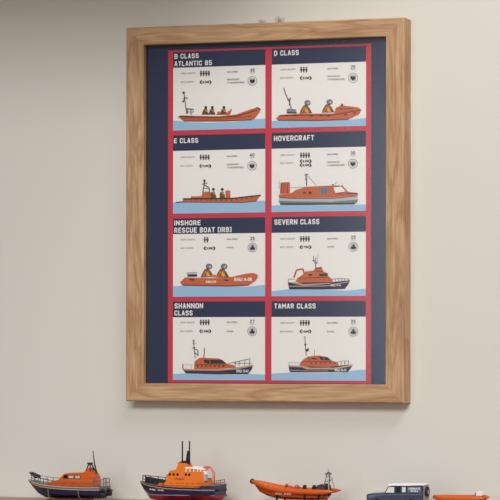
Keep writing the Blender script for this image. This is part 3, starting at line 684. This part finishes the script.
for k in range(9):
    x = -66+k*12; z = 42.5-.26*(x+66)+(.0022*(x+66)**2 if x < 0 else 0); z = {0: 44.2, 1: 41.5, 2: 39.0, 3: 37, 4: 35.8, 5: 34.9, 6: 34.2, 7: 33.8, 8: 33.6}[k]; y = [10, 13, 14.8, 16, 16.8, 17.2, 17.4, 17.5, 17.5][k]
    m.tube([(x, -y-2.2, z-1.3), (x+6, -y-2.6, z-2.2)], .9, mat('yellow_orange', (238, 150, 56), .4), 6)
m.tube([(-70, -13, 38), (-40, -19, 33.5), (0, -22.3, 29), (68, -21.4, 28.4)], .45, DORANGE, 5)
letters(m, 'RNLI  B-825', -28, 4, 22.5, 27, lambda x: -20.2-(x+28)*.03, mat('pale_decal', (236, 170, 140), .5), .02)
m.build('grab_line', tb, scale=MM)
m = MB(); m.box((-22, -5, 22), (-6, 5, 38), ORANGE, 2); m.ball((-15, -3, 39), 3, DORANGE, 10); m.build('stowage_box', b3, scale=MM)
m = MB(); m.box((-2, -6, 22), (10, 6, 37), DORANGE, 2); m.ball((4, 0, 37), 3.6, ORANGE, 10); m.build('console', b3, scale=MM)
for x in (15, 34):
    m = MB(); m.box((x, -4, 28), (x+8, 4, 34), BLACKE, 1); m.prism([(x+1, 33), (x+7, 33), (x+7, 40), (x+3, 40)], -3.2, 3.2, BLACKE); m.build('seat', b3, scale=MM, bevel=.0006)
for y in (-8, 8):
    m = MB(); m.prism([(46, 34), (50, 40), (58, 43), (64, 42), (65, 36), (62, 22), (58, 22), (56, 34)], y-4, y+4, mat('maroon_cowl', (74, 48, 50), .35)); m.box((62, y-3, 20), (68, y+3, 36), BLACKE, .5)
    m.build('outboard_motor', b3, scale=MM, label='maroon black outboard', bevel=.001)
m = MB()
for y in (-11, 11): m.tube([(62, y, 32), (66, y*.7, 52), (67, y*.45, 64)], .9, GREY, 8); m.tube([(74, y, 32), (70, y*.6, 56)], .9, LGREY, 8)
for z, q in ((48, 8.4), (57, 6.5), (64, 5)): m.tube([(67, -q, z), (67, q, z)], .8, GREY, 6)
m.box((63, -5, 60), (71, 5, 63), GREY); m.tube([(67, 0, 63), (67, 0, 71)], .45, GREY, 6); m.tube([(69, -4, 50), (77, -4, 51)], .7, DARKM, 6); m.box((61, -7, 30), (70, 7, 40), DARKM, 1)
m.build('roll_bar', b3, scale=MM, label='grey A-frame roll bar with a short aerial')
stand(b3, -45, 66, (-28, 28, 56), 15, 24, 5, BLACKE)

# --- blue 4x4
tr = empty('model_vehicle', (.2968, -.08, SHELF), 'navy blue model four wheel drive with white roof', 'model car', 'model craft on the sideboard', math.radians(7))
VB = mat('van_blue', (50, 54, 82), .3, coat=.4); VL = mat('van_blue_grey', (96, 100, 130), .35)
m = MB()
m.prism([(-49, 10), (-50, 25), (-48, 28), (-18, 30), (-13, 29.5), (-8, 42.5), (55, 44.5), (56, 10), (42, 10), (40, 16), (34, 19.5), (28, 16), (26, 10), (-22, 10), (-24, 16), (-30, 19.5), (-36, 16), (-38, 10)], -18, 18, VB)
m.prism([(-46, 20), (-46, 25.5), (-16, 27.5), (56, 28), (56, 26.5), (-16, 25.8), (-30, 24)], -18.3, -17.8, VL)
body = m.build('body', tr, scale=MM, bevel=.0008)
m = MB(); m.box((-10, -17.2, 43.3), (56, 17.2, 46.3), WHITE, 1.4); m.build('roof', tr, scale=MM, bevel=.0005, label='white roof')
SG = mat('bright_window', (222, 222, 220), .15)
for pts, gm in (([(-14, 30.5), (-8.5, 41), (2, 41), (2, 30.5)], SG), ([(5.5, 31), (5.5, 41), (13, 41), (13, 31)], DGLASS), ([(16.5, 31.5), (16.5, 41), (23.5, 41), (23.5, 31.5)], SG)):
    cx_ = sum(p[0] for p in pts)/4; cz_ = sum(p[1] for p in pts)/4
    for s_ in (-1, 1):
        m = MB(); m.prism([(cx_+(x-cx_)*1.26, cz_+(z-cz_)*1.2) for x, z in pts], min(s_*17.9, s_*18.12), max(s_*17.9, s_*18.12), BLACKE)
        m.prism(pts, min(s_*18.0, s_*18.3), max(s_*18.0, s_*18.3), gm); m.build('window', tr, scale=MM)
m = MB(); m.prism([(26.5, 31), (26.5, 41.5), (52, 42), (52, 31)], -18.3, -17.9, VL)
letters(m, 'LIFEBOATS', 29, 50, 36.3, 39.8, lambda x: -18.25, WHITE, .03); letters(m, 'RNLI', 33, 46, 32.3, 35.2, lambda x: -18.25, WHITE, .03)
m.build('side_panel', tr, scale=MM, label='paler blue side panel with white lettering')
m = MB(); m.prism([(-12.5, 31), (-8.2, 41.3), (-7.6, 41.3), (-11.9, 31)], -16, 16, SG); m.build('windscreen', tr, scale=MM)
m = MB(); m.box((56, -16, 12), (56.8, 16, 42), LGREY); m.box((56.5, -8, 33), (57.3, 8, 41), DGLASS)
m.build('rear_door', tr, scale=MM, bevel=.0003, label='pale rear door')
TY = mat('tyre_rubber', (28, 28, 30), .8)
for x in (-30, 34):
    for y in (-17, 17):
        m = MB(); m.disc((x, 8.4), 8.4, y-3.2, y+3.2, TY, 28); w = m.build('wheel', tr, scale=MM)
        m = MB(); m.disc((x, 8.4), 4.4, y-3.5, y+3.5, LGREY, 20); m.build('hub', w, scale=MM)
m = MB(); m.tube([(57, -3, 31), (61, -3, 31)], 9, TY, 28); m.tube([(61, -3, 31), (61.6, -3, 31)], 4, LGREY, 16); m.build('spare_wheel', tr, scale=MM)
m = MB(); m.box((-53, -18, 9), (-49, 18, 13), LGREY); m.build('bumper', tr, scale=MM)
for y in (-13, 13): m = MB(); m.tube([(-51, y, 21), (-49, y, 21)], 3, SG, 16); m.build('headlamp', tr, scale=MM)

# --- orange inflatable at the right end, on a small trolley
b5 = empty('model_inflatable', (.4235, -.08, SHELF), 'small flat orange inflatable model with a white topped engine, rightmost in the row', 'model boat', 'model craft on the sideboard')
m = MB()
for s_ in (-1, 1):
    m.tube([(-48, s_*4, 22.5), (-40, s_*11, 21.5), (-28, s_*14, 21), (0, s_*14.5, 21.3), (32, s_*14, 22), (44, s_*12.5, 22.4), (50, s_*12, 22.6)], [3.6, 4.2, 4.6, 4.6, 4.6, 3.8, 1.2], ORANGE, 14)
m.ball((-47, 0, 22.5), 4.2, ORANGE, 12, (1, 1.4, 1)); tb = m.build('buoyancy_tube', b5, scale=MM)
m = MB(); m.ball((-51, 0, 22.5), 3.8, mat('dark_red_rubber', (120, 36, 24), .6), 12, (.8, 1.6, 1)); m.build('bow_fender', b5, scale=MM, label='dark red nose')
m = MB(); m.prism([(-46, 20), (-38, 14), (40, 13), (46, 20)], -12, 12, DORANGE); m.build('hull', b5, scale=MM)
m = MB(); m.box((20, -5, 20), (27, 5, 25), DARKM, 1); m.tube([(27, 0, 24), (28.5, 0, 31)], .9, DARKM, 8); m.prism([(30, 26), (31, 32), (35, 34.5), (41, 33.5), (43, 28), (42, 26)], -4, 4, WHITE); m.box((34, -3, 10), (40, 3, 26), DARKM, .5)
m.build('outboard_motor', b5, scale=MM, bevel=.0008, label='engine with a white cowl on a dark bracket')
m = MB(); m.box((-40, -9, 8), (42, -7, 10), GREY); m.box((-40, 7, 8), (42, 9, 10), GREY)
for x in (-30, 0, 30): m.box((x-1.5, -10, 9), (x+1.5, 10, 14), GREY)
m.tube([(5, -12, 6), (5, 12, 6)], 1.2, DARKM, 8); m.tube([(-38, -8, 9), (-38, -8, 0)], .9, GREY, 8); m.tube([(-38, 8, 9), (-38, 8, 0)], .9, GREY, 8)
tl = m.build('launching_trolley', b5, scale=MM, label='grey launching trolley')
for y in (-12, 12): m = MB(); m.disc((5, 6), 6, y-2, y+2, TY, 22); m.build('wheel', tl, scale=MM)

# ------------------------------------------------------------------ light
def area(name, loc, target, sx, sy, power, color=(1, 1, 1), spread=180):
    l = bpy.data.lights.new(name, 'AREA'); l.shape = 'RECTANGLE'; l.size = sx; l.size_y = sy; l.energy = power; l.color = color; l.spread = math.radians(spread)
    o = bpy.data.objects.new(name, l); COL.objects.link(o); o.location = loc
    o.rotation_euler = (Vector(target)-Vector(loc)).to_track_quat('-Z', 'Y').to_euler()
    return o
area('daylight_window', (2.2, -7.5, 5.5), (-.2, 0, 1.2), 5.0, 1.9, 465, (1, .992, .975))
area('steep_fill_light', (2.4, -1.9, 4.7), (.0, 0, 1.1), 1.9, 1.4, 82, (1, .992, .975))  # added fill from high up, deepens the soft shadow below the frame
area('far_window', (-1.25, -4.6, 1.72), (-.6, 0, 1.4), 1.2, 1.8, 24, (.97, .99, 1))
w = bpy.data.worlds.new('room_light'); S.world = w; w.use_nodes = True
w.node_tree.nodes['Background'].inputs['Color'].default_value = lin((226, 226, 220)); w.node_tree.nodes['Background'].inputs['Strength'].default_value = .09

# ------------------------------------------------------------------ camera
cam = bpy.data.cameras.new('camera'); co = bpy.data.objects.new('camera', cam); COL.objects.link(co)
yaw = math.radians(9.989); roll = -.00102
fwd = Vector((-math.sin(yaw), math.cos(yaw), 0)); rt = Vector((math.cos(yaw), math.sin(yaw), 0)); up = Vector((0, 0, 1))
r2 = rt*math.cos(roll)-up*math.sin(roll); u2 = up*math.cos(roll)+rt*math.sin(roll)
M = Matrix((r2, u2, -fwd)).transposed().to_4x4(); M.translation = Vector((1.60863, -2.85349, ZC-.26513))
co.matrix_world = M
cam.sensor_width = 36; cam.lens = 36*1600/500; cam.shift_x = (250-834.916)/500; cam.shift_y = (351.487-250)/500
cam.clip_start = .05
S.camera = co
vs = S.view_settings; vs.view_transform = 'Standard'; vs.look = 'None'; vs.gamma = 1; vs.use_curve_mapping = False; vs.exposure = 0
